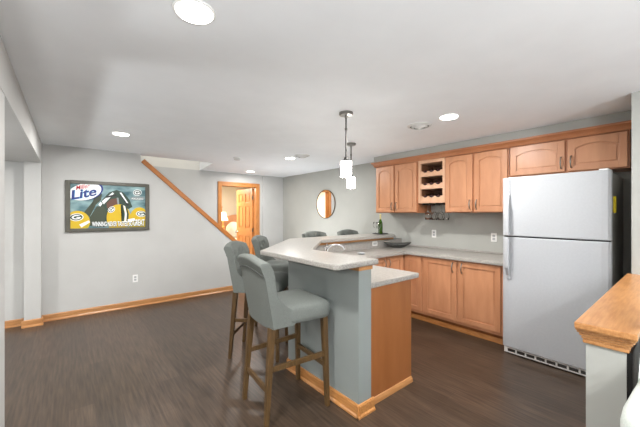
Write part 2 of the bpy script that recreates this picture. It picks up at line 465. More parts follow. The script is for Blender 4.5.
XU = 3.85
def upper(label, y0, y1, z0, seam, lo_handles=True, handle_z=None):
    t = thing('wall_cabinet', label, 'cabinet', (XU, (y0 + y1) / 2, z0), 'wall cabinets')
    b = MB(); x1 = 4.199; zt = 2.232
    b.box(XU + 0.021, x1, y0, y0 + 0.018, z0, zt).box(XU + 0.021, x1, y1 - 0.018, y1, z0, zt).box(XU + 0.021, x1, y0 + 0.018, y1 - 0.018, z0, z0 + 0.018).box(XU + 0.021, x1, y0 + 0.018, y1 - 0.018, zt - 0.1, zt)
    b.box(x1 - 0.01, x1, y0 + 0.018, y1 - 0.018, z0 + 0.018, zt - 0.1)
    f = 0.035
    b.box(XU, XU + 0.0205, y0, y0 + f, z0, zt).box(XU, XU + 0.0205, y1 - f, y1, z0, zt).box(XU, XU + 0.0205, y0 + f, y1 - f, z0, z0 + f).box(XU, XU + 0.0205, y0 + f, y1 - f, 2.10, zt).box(XU, XU + 0.0205, seam - 0.03, seam + 0.03, z0 + f, 2.10)
    b.build('body', M['maple_t'], t)
    for a, c, hy in ((y0 + 0.014, seam - 0.012, seam - 0.04), (seam + 0.012, y1 - 0.014, seam + 0.04)):
        d = shaker(MB(), a, c, z0 + 0.012, 2.150, XU - 0.0205, True).build('door', M['maple'], t, bev=0.0025)
        pull(d, XU - 0.0205, hy, handle_z or (z0 + 0.10))
    return t
upper('wall cabinet with two arched doors at the left end, above the wine bottle tray', 2.485, 3.253, 1.43, 2.883)
upper('wall cabinet with two tall arched doors right of the wine rack', 1.315, 2.078, 1.43, 1.705)
upper('short two-door wall cabinet above the white refrigerator', 0.352, 1.310, 1.828, 0.80, handle_z=1.93)

# wine rack unit
y0, y1, z0 = 2.082, 2.481, 1.565
wr = thing('wine_rack', 'open maple wine rack with three shelves between the wall cabinets', 'wine rack', (XU, 2.28, z0))
b = MB(); x1 = 4.199
b.box(XU, x1, y0, y0 + 0.035, z0, 2.232).box(XU, x1, y1 - 0.035, y1, z0, 2.232).box(XU, x1, y0 + 0.035, y1 - 0.035, z0, z0 + 0.03).box(XU, x1, y0 + 0.035, y1 - 0.035, 2.12, 2.232).box(x1 - 0.012, x1, y0 + 0.035, y1 - 0.035, z0 + 0.03, 2.12)
b.build('body', M['maple_l'], wr, bev=0.002)
for ya, yb in ((y0 + 0.0352, y0 + 0.0385), (y1 - 0.0385, y1 - 0.0352)): MB().box(XU + 0.03, x1 - 0.014, ya, yb, z0 + 0.031, 2.119).build('side_shade', M['rack_shade'], wr)  # thin added sheets, dark to stand for shade in the rack
MB().box(x1 - 0.0135, x1 - 0.0122, y0 + 0.0355, y1 - 0.0355, z0 + 0.0305, 2.1195).build('back_shade', M['rack_shade'], wr)  # another added sheet carrying the rack's inner shade
shz = [1.60, 1.775, 1.95]
YR = [2.185, 2.2815, 2.378]
for z in shz:
    s_ = MB()
    if z > 1.61: s_.box(XU + 0.03, x1 - 0.0136, y0 + 0.0386, y1 - 0.0386, z - 0.012, z)
    # scalloped front lip
    poly = [(y0 + 0.0355, z - 0.014 if z > 1.61 else z - 0.004), (y1 - 0.0355, z - 0.014 if z > 1.61 else z - 0.004), (y1 - 0.0355, z + 0.062)]
    for yc in reversed(YR):
        for i in range(9):
            t_ = math.pi * i / 8
            poly.append((yc + 0.038 * math.cos(t_), z + 0.062 - 0.022 * math.sin(t_)))
    poly.append((y0 + 0.0355, z + 0.062))
    s_.prism(poly, XU + 0.006, XU + 0.028, 'x')
    s_.build('shelf', M['maple_l'], wr)
# hanging stemware rails
for k, yy in enumerate((2.13, 2.23, 2.33, 2.43)):
    MB().box(XU + 0.03, 4.17, yy - 0.003, yy + 0.003, z0 - 0.022, z0 - 0.0005).box(XU + 0.03, 4.17, yy - 0.016, yy + 0.016, z0 - 0.026, z0 - 0.022).build('stemware_rail', M['darkmetal'], wr)
# bottles lying in the rack
def wine_bottle():
    t = thing('wine_bottle', 'dark wine bottle', 'bottle', (0, 0, 0), 'wine bottles lying in the rack')
    MB().lathe([(0.001, 0.245), (0.034, 0.245), (0.036, 0.24), (0.036, 0.065), (0.03, 0.04), (0.016, 0.02), (0.0145, -0.02)], n=18, axis='x').build('glass_body', M['darkglass'], t, smooth=True)
    MB().lathe([(0.0152, -0.018), (0.0152, -0.04), (0.0165, -0.044), (0.0165, -0.055), (0.014, -0.058), (0.001, -0.058)], n=16, axis='x').build('capsule', M['capsule'], t, smooth=True)
    return t
wb = wine_bottle(); first = True
for z, rn in zip(shz, ('bottom', 'middle', 'top')):
    for yy, cn in zip(YR, ('right', 'middle', 'left')):
        o = wb if first else dup(wb); first = False
        o['label'] = 'dark wine bottle lying on the %s shelf of the wine rack, %s' % (rn, {'right': 'rightmost of three', 'middle': 'centre of three', 'left': 'leftmost of three'}[cn])
        o.location = (3.918, yy, z + 0.062)
# hanging glasses
def stem_glass_prof(s_=1):
    return [(0.034, 0), (0.034, 0.003), (0.006, 0.007), (0.0045, 0.02), (0.0045, 0.075), (0.012, 0.085), (0.034, 0.11), (0.041, 0.145), (0.036, 0.185), (0.0345, 0.185), (0.039, 0.145), (0.032, 0.112), (0.001, 0.092)]
gl = MB().lathe([(r * 1.08, -h * 1.15) for r, h in stem_glass_prof()], n=20, cap=False).build('stem_glass', M['glass'], smooth=True)
first = True
for xx, row in ((3.935, 'front'), (4.06, 'back')):
    for yy, cn in ((2.18, 'rightmost'), (2.28, 'centre'), (2.38, 'leftmost')):
        o = gl if first else gl.copy()
        if not first: COL.objects.link(o)
        first = False
        o.location = (xx, yy, z0 - 0.0185)
        tag(o, 'clear stem glass hanging upside down under the wine rack, %s in the %s row' % (cn, row), 'glass', 'stem glasses hanging under the wine rack')

# crown moulding
prof = [(XU - 0.001, 2.163), (XU - 0.022, 2.163), (XU - 0.026, 2.172), (XU - 0.03, 2.185), (XU - 0.042, 2.203), (XU - 0.058, 2.216), (XU - 0.06, 2.226), (XU - 0.06, 2.236), (XU - 0.001, 2.236)]
cm = MB()
cm.rings([[(x, 0.296, z) for x, z in prof], [(x, 3.253 + (XU - x), z) for x, z in prof]])
prof2 = [(3.2535 + (XU - x), z) for x, z in prof]
cm.rings([[(XU - (y - 3.2535), y, z) for y, z in prof2], [(4.198, y, z) for y, z in prof2]])
struct(cm.build('trim_3', M['maple_t']), 'maple crown moulding above the wall cabinets')

# base cabinets along the kitchen wall
XB = 3.58
def base_unit(label, y0, y1, doors, y_end=None):
    t = thing('base_cabinet', label, 'cabinet', (XB, (y0 + y1) / 2, 0), 'base cabinets')
    b = MB()
    b.box(XB, 4.199, y0, y1, 0.105, 0.865)
    b.build('body', M['maple'], t)
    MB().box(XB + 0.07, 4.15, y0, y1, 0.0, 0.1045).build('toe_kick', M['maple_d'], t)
    MB().prism([(XB + 0.045, 0), (XB + 0.0695, 0), (XB + 0.0695, 0.05), (XB + 0.06, 0.045), (XB + 0.05, 0.02)], y0, y1, 'y').build('shoe_moulding', M['oak_y'], t)
    for a, c, hy in doors:
        d = shaker(MB(), a, c, 0.142, 0.848, XB - 0.0205).build('door', M['maple'], t, bev=0.0025)
        if hy: pull(d, XB - 0.0205, hy, 0.775)
    return t
base_unit('two-door base cabinet between the white refrigerator and the narrow corner cabinet', 1.27, 2.235, [(1.30, 1.757, 1.715), (1.783, 2.215, 1.825)])
base_unit('narrow one-door base cabinet in the inner corner under the worktop', 2.2355, 2.53, [(2.255, 2.497, None)])

# base cabinets of the far leg, facing -Y (front at YB)
YB = 2.53
t = thing('base_cabinet', 'two-door base cabinet facing the camera beyond the peninsula', 'cabinet', (3.2, YB, 0), 'base cabinets')
MB().box(2.80, 3.579, YB, 3.005, 0.105, 0.865).build('body', M['maple'], t)
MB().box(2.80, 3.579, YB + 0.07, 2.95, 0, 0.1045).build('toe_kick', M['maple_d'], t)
def shaker_y(x0, x1, parent):
    b = shaker(MB(), x0, x1, 0.142, 0.848, 0)
    for v in b.b.verts: v.co = Vector((v.co.y, YB - 0.0205 + v.co.x, v.co.z))
    return b.build('door', M['maple'], parent, bev=0.0025)
for x0, x1, hx in ((2.86, 3.165, 3.13), (3.19, 3.52, 3.225)):
    d = shaker_y(x0, x1, t)
    pts = [(hx, YB - 0.0215 - 0.028 * math.sin(math.pi * i / 8) ** 0.6, 0.775 + 0.095 * (i / 8 - 0.5)) for i in range(9)]
    MB().tube(pts, 0.005, 8).build('handle', M['nickel'], d, smooth=True)
# corner sink cabinet + peninsula cabinet
t = thing('sink_cabinet', 'diagonal corner sink cabinet between the peninsula and the far cabinets', 'cabinet', (2.5, 2.5, 0))
MB().prism([(2.26, 2.09), (2.74, 2.531), (2.799, 2.531), (2.799, 3.005), (2.397, 3.005), (1.692, 2.30), (1.692, 2.09)], 0.105, 0.60).build('body', M['maple'], t)
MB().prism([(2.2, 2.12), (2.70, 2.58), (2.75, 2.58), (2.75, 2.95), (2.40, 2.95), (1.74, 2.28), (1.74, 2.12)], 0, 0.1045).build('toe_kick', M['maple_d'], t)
MB().prism([(2.275, 2.085), (2.752, 2.523), (2.74, 2.535), (2.263, 2.097)], 0.60, 0.864).build('false_drawer_front', M['maple'], t)
t = thing('peninsula_cabinet', 'maple end panel cabinet of the peninsula behind the sage half wall', 'cabinet', (2.0, 1.8, 0))
MB().box(1.693, 2.225, 1.535, 2.058, 0.105, 0.865).build('body', M['maple'], t)
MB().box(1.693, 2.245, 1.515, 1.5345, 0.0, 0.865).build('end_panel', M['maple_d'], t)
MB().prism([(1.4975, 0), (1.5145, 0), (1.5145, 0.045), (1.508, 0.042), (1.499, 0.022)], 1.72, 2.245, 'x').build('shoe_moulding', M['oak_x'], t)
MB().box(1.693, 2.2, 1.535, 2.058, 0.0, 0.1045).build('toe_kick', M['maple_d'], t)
for a, c in ((1.55, 2.045),):
    b = shaker(MB(), a, c, 0.142, 0.848, 0)
    for v in b.b.verts: v.co = Vector((2.2465 - v.co.x, v.co.y, v.co.z))
    d = b.build('door', M['maple'], t, bev=0.0025)
    pts = [(2.2485 + 0.028 * math.sin(math.pi * i / 8) ** 0.6, 1.99, 0.775 + 0.095 * (i / 8 - 0.5)) for i in range(9)]
    MB().tube(pts, 0.005, 8).build('handle', M['nickel'], d, smooth=True)

# half wall that carries the raised bar
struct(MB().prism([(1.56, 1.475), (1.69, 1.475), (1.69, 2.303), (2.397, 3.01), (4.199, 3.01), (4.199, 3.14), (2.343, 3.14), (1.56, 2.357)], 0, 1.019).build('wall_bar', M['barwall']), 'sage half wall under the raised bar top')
i2 = 1 / math.sqrt(2)
baseboard('baseboard_bar', [(1.56, 1.452, 1.56, 2.367, -1, 0), (1.538, 1.475, 1.712, 1.475, 0, -1), (1.555, 2.352, 2.348, 3.145, -1, 1), (2.335, 3.14, 4.2, 3.14, 0, 1)], M['oak_y'])

# countertops
sc_ = Vector((2.36, 2.42)); e1 = Vector((i2, i2)); e2 = Vector((-i2, i2))
def rrect(c, hw, hd, r, n=5):
    pts = []
    for sx, sy, a0 in ((1, 1, 0), (-1, 1, 90), (-1, -1, 180), (1, -1, 270)):
        for i in range(n + 1):
            a = R(a0 + 90 * i / n)
            lx = sx * (hw - r) + r * math.cos(a); ly = sy * (hd - r) + r * math.sin(a)
            v = c + e1 * lx + e2 * ly
            pts.append((v.x, v.y))
    return pts
ct = MB().outline([[(4.198, 1.262), (4.198, 3.009), (2.396, 3.009), (1.692, 2.302), (1.692, 1.505), (2.345, 1.505), (2.345, 2.06), (2.745, 2.475), (3.535, 2.475), (3.535, 1.262)], rrect(sc_, 0.31, 0.18, 0.05)], 0.866, 0.905)
tag(ct.build('worktop', M['counter'], bev=0.006), 'speckled grey laminate lower worktop running round the kitchen', 'worktop')
bt = MB().prism([(1.32, 1.47), (1.345, 1.445), (1.74, 1.445), (1.74, 2.24), (2.43, 2.93), (3.925, 2.93), (4.198, 3.20), (4.198, 3.38), (2.25, 3.38), (1.32, 2.45)], 1.051, 1.09)
bar = thing('bar_counter', 'raised speckled bar top bending round the peninsula', 'worktop', (1.66, 1.45, 1.02))
bt.build('top', M['counter'], bar, bev=0.008)
MB().prism([(1.557, 1.47), (1.70, 1.47), (1.70, 2.278), (2.407, 2.985), (3.95, 2.985), (4.198, 3.22), (4.198, 3.143), (2.342, 3.143), (1.557, 2.358)][:5] + [(4.0, 3.03), (4.0, 3.143), (2.342, 3.143), (1.557, 2.358)], 1.0195, 1.0505).build('wood_edging', M['oak_x'], bar)
struct(MB().prism([(1.6905, 1.52), (1.694, 1.52), (1.694, 2.299), (2.401, 3.006), (4.19, 3.006), (4.19, 3.0095), (2.3968, 3.0095), (1.6905, 2.3035)], 0.906, 1.0185).build('trim_6', M['counter']), 'pale laminate splashback under the raised bar')
tag(MB().box(4.185, 4.199, 1.262, 3.0, 0.9055, 0.93).build('backsplash_strip', M['counter'], bev=0.003), 'low speckled backsplash strip along the kitchen wall', 'backsplash')

# sink + faucet
sk = thing('sink', 'white corner sink set in the lower worktop', 'sink', (sc_.x, sc_.y, 0.70))
b = MB().outline([rrect(sc_, 0.325, 0.195, 0.06), rrect(sc_, 0.285, 0.155, 0.05)], 0.9055, 0.9125)
b.build('rim', M['sink'], sk)
rg = []
for z, k in ((0.912, 0.0), (0.80, 0.006), (0.73, 0.015), (0.715, 0.05)):
    rg.append([(x, y, z) for x, y in rrect(sc_, 0.285 - k, 0.155 - k, 0.05)])
MB().rings(rg + [[(x, y, 0.71) for x, y in rrect(sc_, 0.292, 0.162, 0.05)], [(x, y, 0.904) for x, y in rrect(sc_, 0.292, 0.162, 0.05)]], cap=False).rings([rg[-1], [(x, y, 0.7145) for x, y in rrect(sc_, 0.02, 0.02, 0.018)]], cap=True).build('basin', M['sink'], sk)
fb = Vector((2.225, 2.60, 0.9055))
fc = thing('faucet', 'chrome two-handle faucet behind the corner sink', 'faucet', fb)
ax = Vector((i2, -i2, 0)); ay = Vector((i2, i2, 0))
b = MB()
b.prism([((fb + ay * s1 * 0.11 + ax * s2 * 0.025).x, (fb + ay * s1 * 0.11 + ax * s2 * 0.025).y) for s1, s2 in ((-1, -1), (1, -1), (1, 1), (-1, 1))], fb.z, fb.z + 0.02)
b.build('deck_plate', M['chrome'], fc, bev=0.006)
pts = [fb + Vector((0, 0, 0.02)), fb + Vector((0, 0, 0.08)), fb + ax * 0.02 + Vector((0, 0, 0.13)), fb + ax * 0.06 + Vector((0, 0, 0.16)), fb + ax * 0.11 + Vector((0, 0, 0.17)), fb + ax * 0.16 + Vector((0, 0, 0.16)), fb + ax * 0.20 + Vector((0, 0, 0.135)), fb + ax * 0.205 + Vector((0, 0, 0.115))]
MB().tube(pts, [0.014, 0.011, 0.0095, 0.009, 0.009, 0.009, 0.009, 0.011], 12).build('spout', M['chrome'], fc, smooth=True)
for s1 in (-1, 1):
    c = fb + ay * s1 * 0.085
    b = MB().lathe([(0.018, 0.02), (0.016, 0.05), (0.018, 0.075), (0.012, 0.085), (0.001, 0.087)], c, 14)
    b.tube([c + Vector((0, 0, 0.075)), c + ay * s1 * 0.035 + Vector((0, 0, 0.11)), c + ay * s1 * 0.075 + Vector((0, 0, 0.155))], [0.008, 0.007, 0.008], 8)
    b.build('lever_handle', M['chrome'], fc, smooth=True)
b = MB().lathe([(0.001, 0), (0.03, 0.0), (0.045, 0.008), (0.05, 0.02), (0.046, 0.02), (0.04, 0.011), (0.001, 0.006)], (2.86, 2.66, 0.9055), 18)
tag(b.build('soap_dish', M['plastic_g'], smooth=True), 'small grey dish on the lower worktop beside the sink', 'dish')

# ------------------------------------------------------------------ refrigerator
FX = 3.42; fy0, fy1 = 0.42, 1.235
fr = thing('refrigerator', 'white top-freezer refrigerator at the end of the cabinets', 'refrigerator', (3.8, 0.83, 0))
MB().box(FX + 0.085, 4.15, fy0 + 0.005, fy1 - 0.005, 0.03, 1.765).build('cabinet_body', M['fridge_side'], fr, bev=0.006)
def slab(z0, z1):
    return MB().prism([(FX + 0.078, fy0), (FX + 0.02, fy0), (FX + 0.006, fy0 + 0.02), (FX, fy0 + 0.06), (FX - 0.004, (fy0 + fy1) / 2), (FX, fy1 - 0.06), (FX + 0.006, fy1 - 0.02), (FX + 0.02, fy1), (FX + 0.078, fy1)], z0, z1)
fd = slab(1.196, 1.782).build('freezer_door', M['fridge'], fr, bev=0.008)
ld = slab(0.075, 1.184).build('fridge_door', M['fridge'], fr, bev=0.008)
MB().box(FX + 0.03, FX + 0.085, fy0 + 0.01, fy1 - 0.01, 1.1841, 1.1959).build('door_gasket', M['dark'], fr)
hy = fy1 - 0.06
def fhandle(zs, parent):
    rr = []
    for z, x, w_, t_ in zs:
        rr.append([(x - t_, hy - w_, z), (x - t_ * 0.3, hy - w_ * 1.1, z), (x + 0.0, hy - w_, z), (x + 0.0, hy + w_, z), (x - t_ * 0.3, hy + w_ * 1.1, z), (x - t_, hy + w_, z)])
    return MB().rings(rr).build('handle', M['fridge'], parent, smooth=False, bev=0.003)
xo = FX + 0.001
fhandle([(1.76, xo, 0.014, 0.010), (1.62, xo, 0.014, 0.012), (1.58, xo - 0.012, 0.014, 0.018), (1.50, xo - 0.032, 0.016, 0.022), (1.35, xo - 0.038, 0.018, 0.022), (1.24, xo - 0.036, 0.018, 0.022), (1.205, xo - 0.0, 0.018, 0.055)], fd)
fhandle([(1.176, xo - 0.0, 0.018, 0.055), (1.14, xo - 0.036, 0.018, 0.022), (1.0, xo - 0.038, 0.018, 0.022), (0.88, xo - 0.032, 0.016, 0.022), (0.83, xo - 0.012, 0.015, 0.018), (0.80, xo, 0.015, 0.016), (0.765, xo, 0.015, 0.012)], ld)
for z, par in ((1.50, fd), (0.86, ld)):
    MB().lathe([(0.006, 0), (0.005, -0.003), (0.001, -0.003)], (FX + 0.0015, 0.515, z), 10, 'x').build('badge', M['plastic_g'], par)
g = MB().box(FX + 0.03, FX + 0.0845, fy0 + 0.01, fy1 - 0.01, 0.012, 0.072).build('toe_grille', M['plastic_w'], fr)
for i in range(9):
    ya = fy0 + 0.05 + i * 0.082
    MB().box(FX + 0.0285, FX + 0.031, ya, ya + 0.066, 0.026, 0.054).build('vent_slot', M['darkmetal'], g)
for yy in (fy0 + 0.08, fy1 - 0.08):
    for xx in (FX + 0.13, 4.08): MB().lathe([(0.02, 0), (0.02, 0.031)], (xx, yy, 0), 10).build('foot', M['dark'], fr)
MB().box(FX + 0.02, FX + 0.12, fy0 + 0.02, fy0 + 0.08, 1.7655, 1.795).build('hinge_cover', M['plastic_w'], fr, bev=0.004)
b = MB().prism([(3.545, 1.425), (3.575, 1.425), (3.583, 1.44), (3.573, 1.50), (3.583, 1.55), (3.575, 1.565), (3.545, 1.565), (3.537, 1.55), (3.545, 1.50), (3.537, 1.44)], fy0 + 0.0045, fy0 - 0.013, 'y')
tag(b.build('magnetic_clip', M['yellow'], bev=0.003), 'yellow magnetic clip stuck on the side of the refrigerator', 'clip')

# ------------------------------------------------------------------ half wall with oak cap at the right
struct(MB().box(1.70, 3.299, 0.165, 0.288, 0, 0.8715).build('wall_half', M['sage']), 'sage half wall with oak cap at the right edge')
cp = MB()
cp.box(1.65, 3.298, 0.13, 0.318, 0.937, 0.963)
for k, (o, za, zb) in enumerate(((0.03, 0.925, 0.9369), (0.026, 0.915, 0.9249), (0.019, 0.903, 0.9149), (0.013, 0.89, 0.9029), (0.009, 0.872, 0.8899))):
    cp.box(1.70 - o - 0.004, 3.297, 0.165 - o, 0.288 + o, za, zb)
struct(cp.build('trim_4', M['oak_x'], bev=0.004), 'honey oak cap and moulding on the half wall')
struct(MB().box(1.704, 3.295, 0.149, 0.1645, 0, 0.8715).build('trim_5', M['black']), 'black panel on the seating side of the half wall')

# ------------------------------------------------------------------ stools
def make_stool(fab, label):
    root = thing('bar_stool', label, 'stool', (0, 0, 0), 'upholstered bar stools')
    # seat: puffed cushion, x -0.19..0.25, y +-0.225
    b = MB(); n = 14
    rr = []
    prof = [(0.93, 0.655), (0.985, 0.665), (1.0, 0.69), (1.0, 0.735), (0.985, 0.757), (0.94, 0.772), (0.8, 0.784), (0.5, 0.792), (0.15, 0.794), (0.01, 0.794)]
    def sup(k, z):
        ring = []
        for i in range(40):
            t_ = 2 * math.pi * i / 40
            c, s_ = math.cos(t_), math.sin(t_)
            e = 0.28
            x = 0.037 + 0.240 * k * math.copysign(abs(c) ** e, c)
            y = (0.226 + 0.012 * (x / 0.2)) * k * math.copysign(abs(s_) ** e, s_)
            ring.append((x, y, z))
        return ring
    b.rings([sup(k, z) for k, z in prof])
    b.build('seat', fab, root, smooth=True).data.set_sharp_from_angle(angle=R(50))
    # back: wrap-around shell
    W = 0.222
    nu, nv = 36, 32
    tufts = [(-0.5, 0.80), (0.0, 0.80), (0.5, 0.80), (-0.26, 0.62), (0.26, 0.62)]
    def zt(u): return 1.112 - 0.036 * u * u
    def zb(u): return 0.650
    def rear(u, v):
        x = -0.228 - 0.07 * v - 0.02 * max(0, v - 0.8) / 0.2 + 0.03 * abs(u) ** 3 * (1 - 0.3 * v)
        y = W * u * (1 + 0.03 * v)
        return Vector((x, y, zb(u) + (zt(u) - zb(u)) * v))
    def thick(u, v):
        base = 0.060 + 0.014 * math.exp(-((v - 0.92) / 0.14) ** 2)
        wing = abs(u) ** 4 * 0.135 * math.exp(-((v - 0.13) / 0.22) ** 2)
        d = sum(0.040 * math.exp(-(((u - a) * W) ** 2 + ((v - c) * 0.45) ** 2) / (0.027 ** 2)) for a, c in tufts)
        d += sum(0.010 * math.exp(-(((u - a) * W) / 0.010) ** 2) * min(1, max(0, (v - c) / 0.05)) for a, c in tufts[:3])
        d += sum(0.007 * math.exp(-(((abs(u - a) - (0.8 - v) * 1.35) * W) / 0.010) ** 2) for a in (-0.5, 0.0, 0.5)) if 0.6 < v < 0.8 else 0
        puff = 0.006 * math.cos(u * 6) * (1 if v > 0.5 else 0)
        return base + wing - d + puff
    b = MB()
    loop_rows = []
    for j in range(nv + 1):
        v = j / nv
        ring = []
        for i in range(nu + 1):
            ring.append(rear(-1 + 2 * i / nu, v))
        # rounded right side then front then left side
        for i in range(nu + 1):
            u_ = 1 - 2 * i / nu
            p = rear(u_, v) + Vector((thick(u_, v), 0, 0))
            p.y *= 0.985 + 0.0 * v
            ring.append(p)
        loop_rows.append([tuple(p) for p in ring])
    # round the top edge over
    top = loop_rows[-1]; m_ = len(top)
    cx_ = [((top[i][0] + top[m_ - 1 - i][0]) / 2) for i in range(m_)]
    for k, dz in ((0.95, 0.007), (0.82, 0.014), (0.6, 0.019), (0.12, 0.022)):
        loop_rows.append([(cx_[i] + (top[i][0] - cx_[i]) * k, top[i][1] * (1 - 0.02 * (1 - k)), top[i][2] + dz) for i in range(m_)])
    b.rings(loop_rows)
    back = b.build('backrest', fab, root, smooth=True)
    back.data.set_sharp_from_angle(angle=R(60))
    for a, c in tufts:
        p = rear(a, c) + Vector((thick(a, c) + 0.002, 0, 0))
        MB().ball(p, 0.006, 0.011, 0.011, 12, 6).build('button', M['piping'], back, smooth=True)
    pts = []
    for i in range(25):
        u_ = -1 + 2 * i / 24
        p = rear(u_, 0.86 - 0.02 * u_ * u_) + Vector((-0.001, 0, 0))
        pts.append(tuple(p))
    MB().tube(pts, 0.0035, 6).build('piping', M['piping'], back)
    # legs
    for s_ in (-1, 1):
        MB().bar((-0.195, s_ * 0.18, 0.654), (-0.245, s_ * 0.20, 0.0), 0.044, 0.042, 0.03, 0.03).build('leg', M['legwood'], root, bev=0.003)
        MB().bar((0.22, s_ * 0.195, 0.664), (0.236, s_ * 0.218, 0.0), 0.044, 0.042, 0.03, 0.03).build('leg', M['legwood'], root, bev=0.003)
    for s_ in (-1, 1):
        MB().beam((-0.205, s_ * 0.188, 0.375), (0.22, s_ * 0.204, 0.385), 0.02, 0.034).build('stretcher', M['legwood'], root)
    MB().beam((-0.225, -0.178, 0.235), (-0.225, 0.178, 0.235), 0.02, 0.034).build('stretcher', M['legwood'], root)
    MB().beam((0.228, -0.196, 0.30), (0.228, 0.196, 0.30), 0.02, 0.034).build('stretcher', M['legwood'], root)
    return root
st = make_stool(M['fabric'], 'nearest grey-green bar stool, seen from behind in front of the peninsula')
SP = [(1.265, 1.955, -5.4, None),
      (1.535, 2.845, -45, 'grey-green tufted bar stool just behind the nearest one, at the angled bar edge'),
      (2.14, 3.465, -45, 'grey-green tufted bar stool in front of the open bedroom door'),
      (3.13, 3.70, -90, 'bar stool behind the far bar, left of the two showing only its back top'),
      (3.90, 3.70, -90, 'bar stool behind the far bar, right of the two, nearest the bottle tray')]
for x, y, a, lb in SP:
    o = st if lb is None else dup(st, lb)
    o.location = (x, y, 0); o.rotation_euler = (0, 0, R(a))
ps = make_stool(M['fabric_pale'], 'pale upholstered stool at the right edge beside the oak-capped half wall')
ps.scale = (1.07, 1.07, 1.07)
ps.location = (1.54, -0.11, 0); ps.rotation_euler = (0, 0, R(180))
ps['group'] = 'pale stool'
del ps['group']

# ------------------------------------------------------------------ ceiling fittings
def downlight():
    t = thing('recessed_light', '', 'ceiling light', (0, 0, H), 'recessed ceiling lights')
    MB().lathe([(0.078, H - 0.006), (0.083, H - 0.008), (0.090, H - 0.005), (0.092, H - 0.0005), (0.078, H - 0.0005)], n=32, cap=False).build('trim_ring', M['plastic_w'], t, smooth=True)
    MB().lathe([(0.0775, H - 0.0005), (0.0775, H - 0.012), (0.001, H - 0.013)], n=32).build('lens', M['lens'], t)
    return t
dl = downlight()
lbs = ['largest round recessed light, nearest the camera at the top', 'recessed light above the framed football poster', 'recessed light in front of the bedroom doorway', 'recessed light beside the far round ceiling vent', 'recessed light near the upper cabinets, next to the nearer round vent']
for i, ((x, y), lb) in enumerate(zip(LAMPS, lbs)):
    o = dl if i == 0 else dup(dl)
    o['label'] = lb; o.location = (x, y, H)
def vent(x, y, lb):
    t = thing('ceiling_vent', lb, 'vent', (x, y, H), 'round ceiling vents')
    b = MB()
    for r0, r1, za, zb in ((0.122, 0.094, 0.0005, 0.016), (0.082, 0.060, 0.010, 0.030), (0.048, 0.0002, 0.018, 0.040)):
        b.lathe([(r0, H - za), (r0 * 0.985, H - za - 0.006), (max(r1, 0.001), H - zb), (max(r1, 0.001), H - zb + 0.007), (r0 * 0.9, H - za)], (x, y, 0), 28, cap=False)
    b.build('ring_louvre', M['plastic_v'], t, smooth=False)
    MB().lathe([(0.112, H - 0.0004), (0.112, H - 0.002), (0.001, H - 0.002)], (x, y, 0), 24).build('duct_opening', M['dark'], t)
vent(2.845, 3.91, 'round white ceiling vent far back beside a small recessed light')
vent(2.815, 1.80, 'round white ceiling vent in front of the wall cabinets')
t = thing('smoke_detector', 'white smoke detector on the ceiling before the stairwell opening', 'smoke detector', (2.126, 4.72, H))
MB().lathe([(0.06, H - 0.0005), (0.06, H - 0.012), (0.055, H - 0.016)], (2.126, 4.72, 0), 28).build('base_plate', M['plastic_w'], t, smooth=False)
MB().lathe([(0.05, H - 0.0162), (0.05, H - 0.034), (0.042, H - 0.045), (0.001, H - 0.047)], (2.126, 4.72, 0), 28).build('cover', M['plastic_v'], t, smooth=False)

# pendants
def pendant():
    t = thing('pendant_lamp', '', 'pendant light', (0, 0, H), 'pendant lamps over the bar')
    z = H
    MB().lathe([(0.063, z - 0.0005), (0.063, z - 0.02), (0.058, z - 0.026), (0.012, z - 0.028), (0.012, z - 0.05), (0.001, z - 0.05)], n=28).build('canopy', M['nickel'], t, smooth=False)
    MB().tube([(0, 0, z - 0.05), (0, 0, 1.92)], 0.0075).tube([(0, 0, z - 0.14), (0, 0, z - 0.16)], 0.011).build('rod', M['darkmetal'], t)
    MB().lathe([(0.001, 1.935), (0.016, 1.93), (0.02, 1.91), (0.04, 1.9), (0.04, 1.893), (0.001, 1.893)], n=22).build('socket_cap', M['darkmetal'], t)
    MB().lathe([(0.001, 1.892), (0.046, 1.892), (0.05, 1.886), (0.05, 1.752), (0.047, 1.752), (0.047, 1.882), (0.001, 1.886)], n=28, cap=False).build('shade', M['shade_e'], t, smooth=False)
    # local coordinates were written with the true heights; bring them to the root
    for c in t.children:
        pass
    return t
pd = pendant()
for i, (x, y, lb) in enumerate(((1.945, 1.995, 'nearer nickel pendant lamp with glowing white cylinder shade'), (2.85, 2.83, 'farther pendant lamp, its shade just below the nearer one'))):
    o = pd if i == 0 else dup(pd)
    o['label'] = lb; o.location = (x, y, H)

# ------------------------------------------------------------------ wall pieces
# round mirror
t = thing('wall_mirror', 'round mirror with thin dark frame on the far kitchen wall', 'mirror', (4.199, 4.916, 1.62))
MB().lathe([(0.001, 4.199), (0.29, 4.199), (0.29, 4.186), (0.001, 4.186)], (0, 4.916, 1.62), 64, 'x').build('mirror_glass', M['mirror'], t)
MB().lathe([(0.2905, 4.199), (0.303, 4.199), (0.303, 4.182), (0.298, 4.178), (0.2905, 4.182), (0.2905, 4.199)], (0, 4.916, 1.62), 64, 'x', cap=False).build('frame', M['brass'], t)

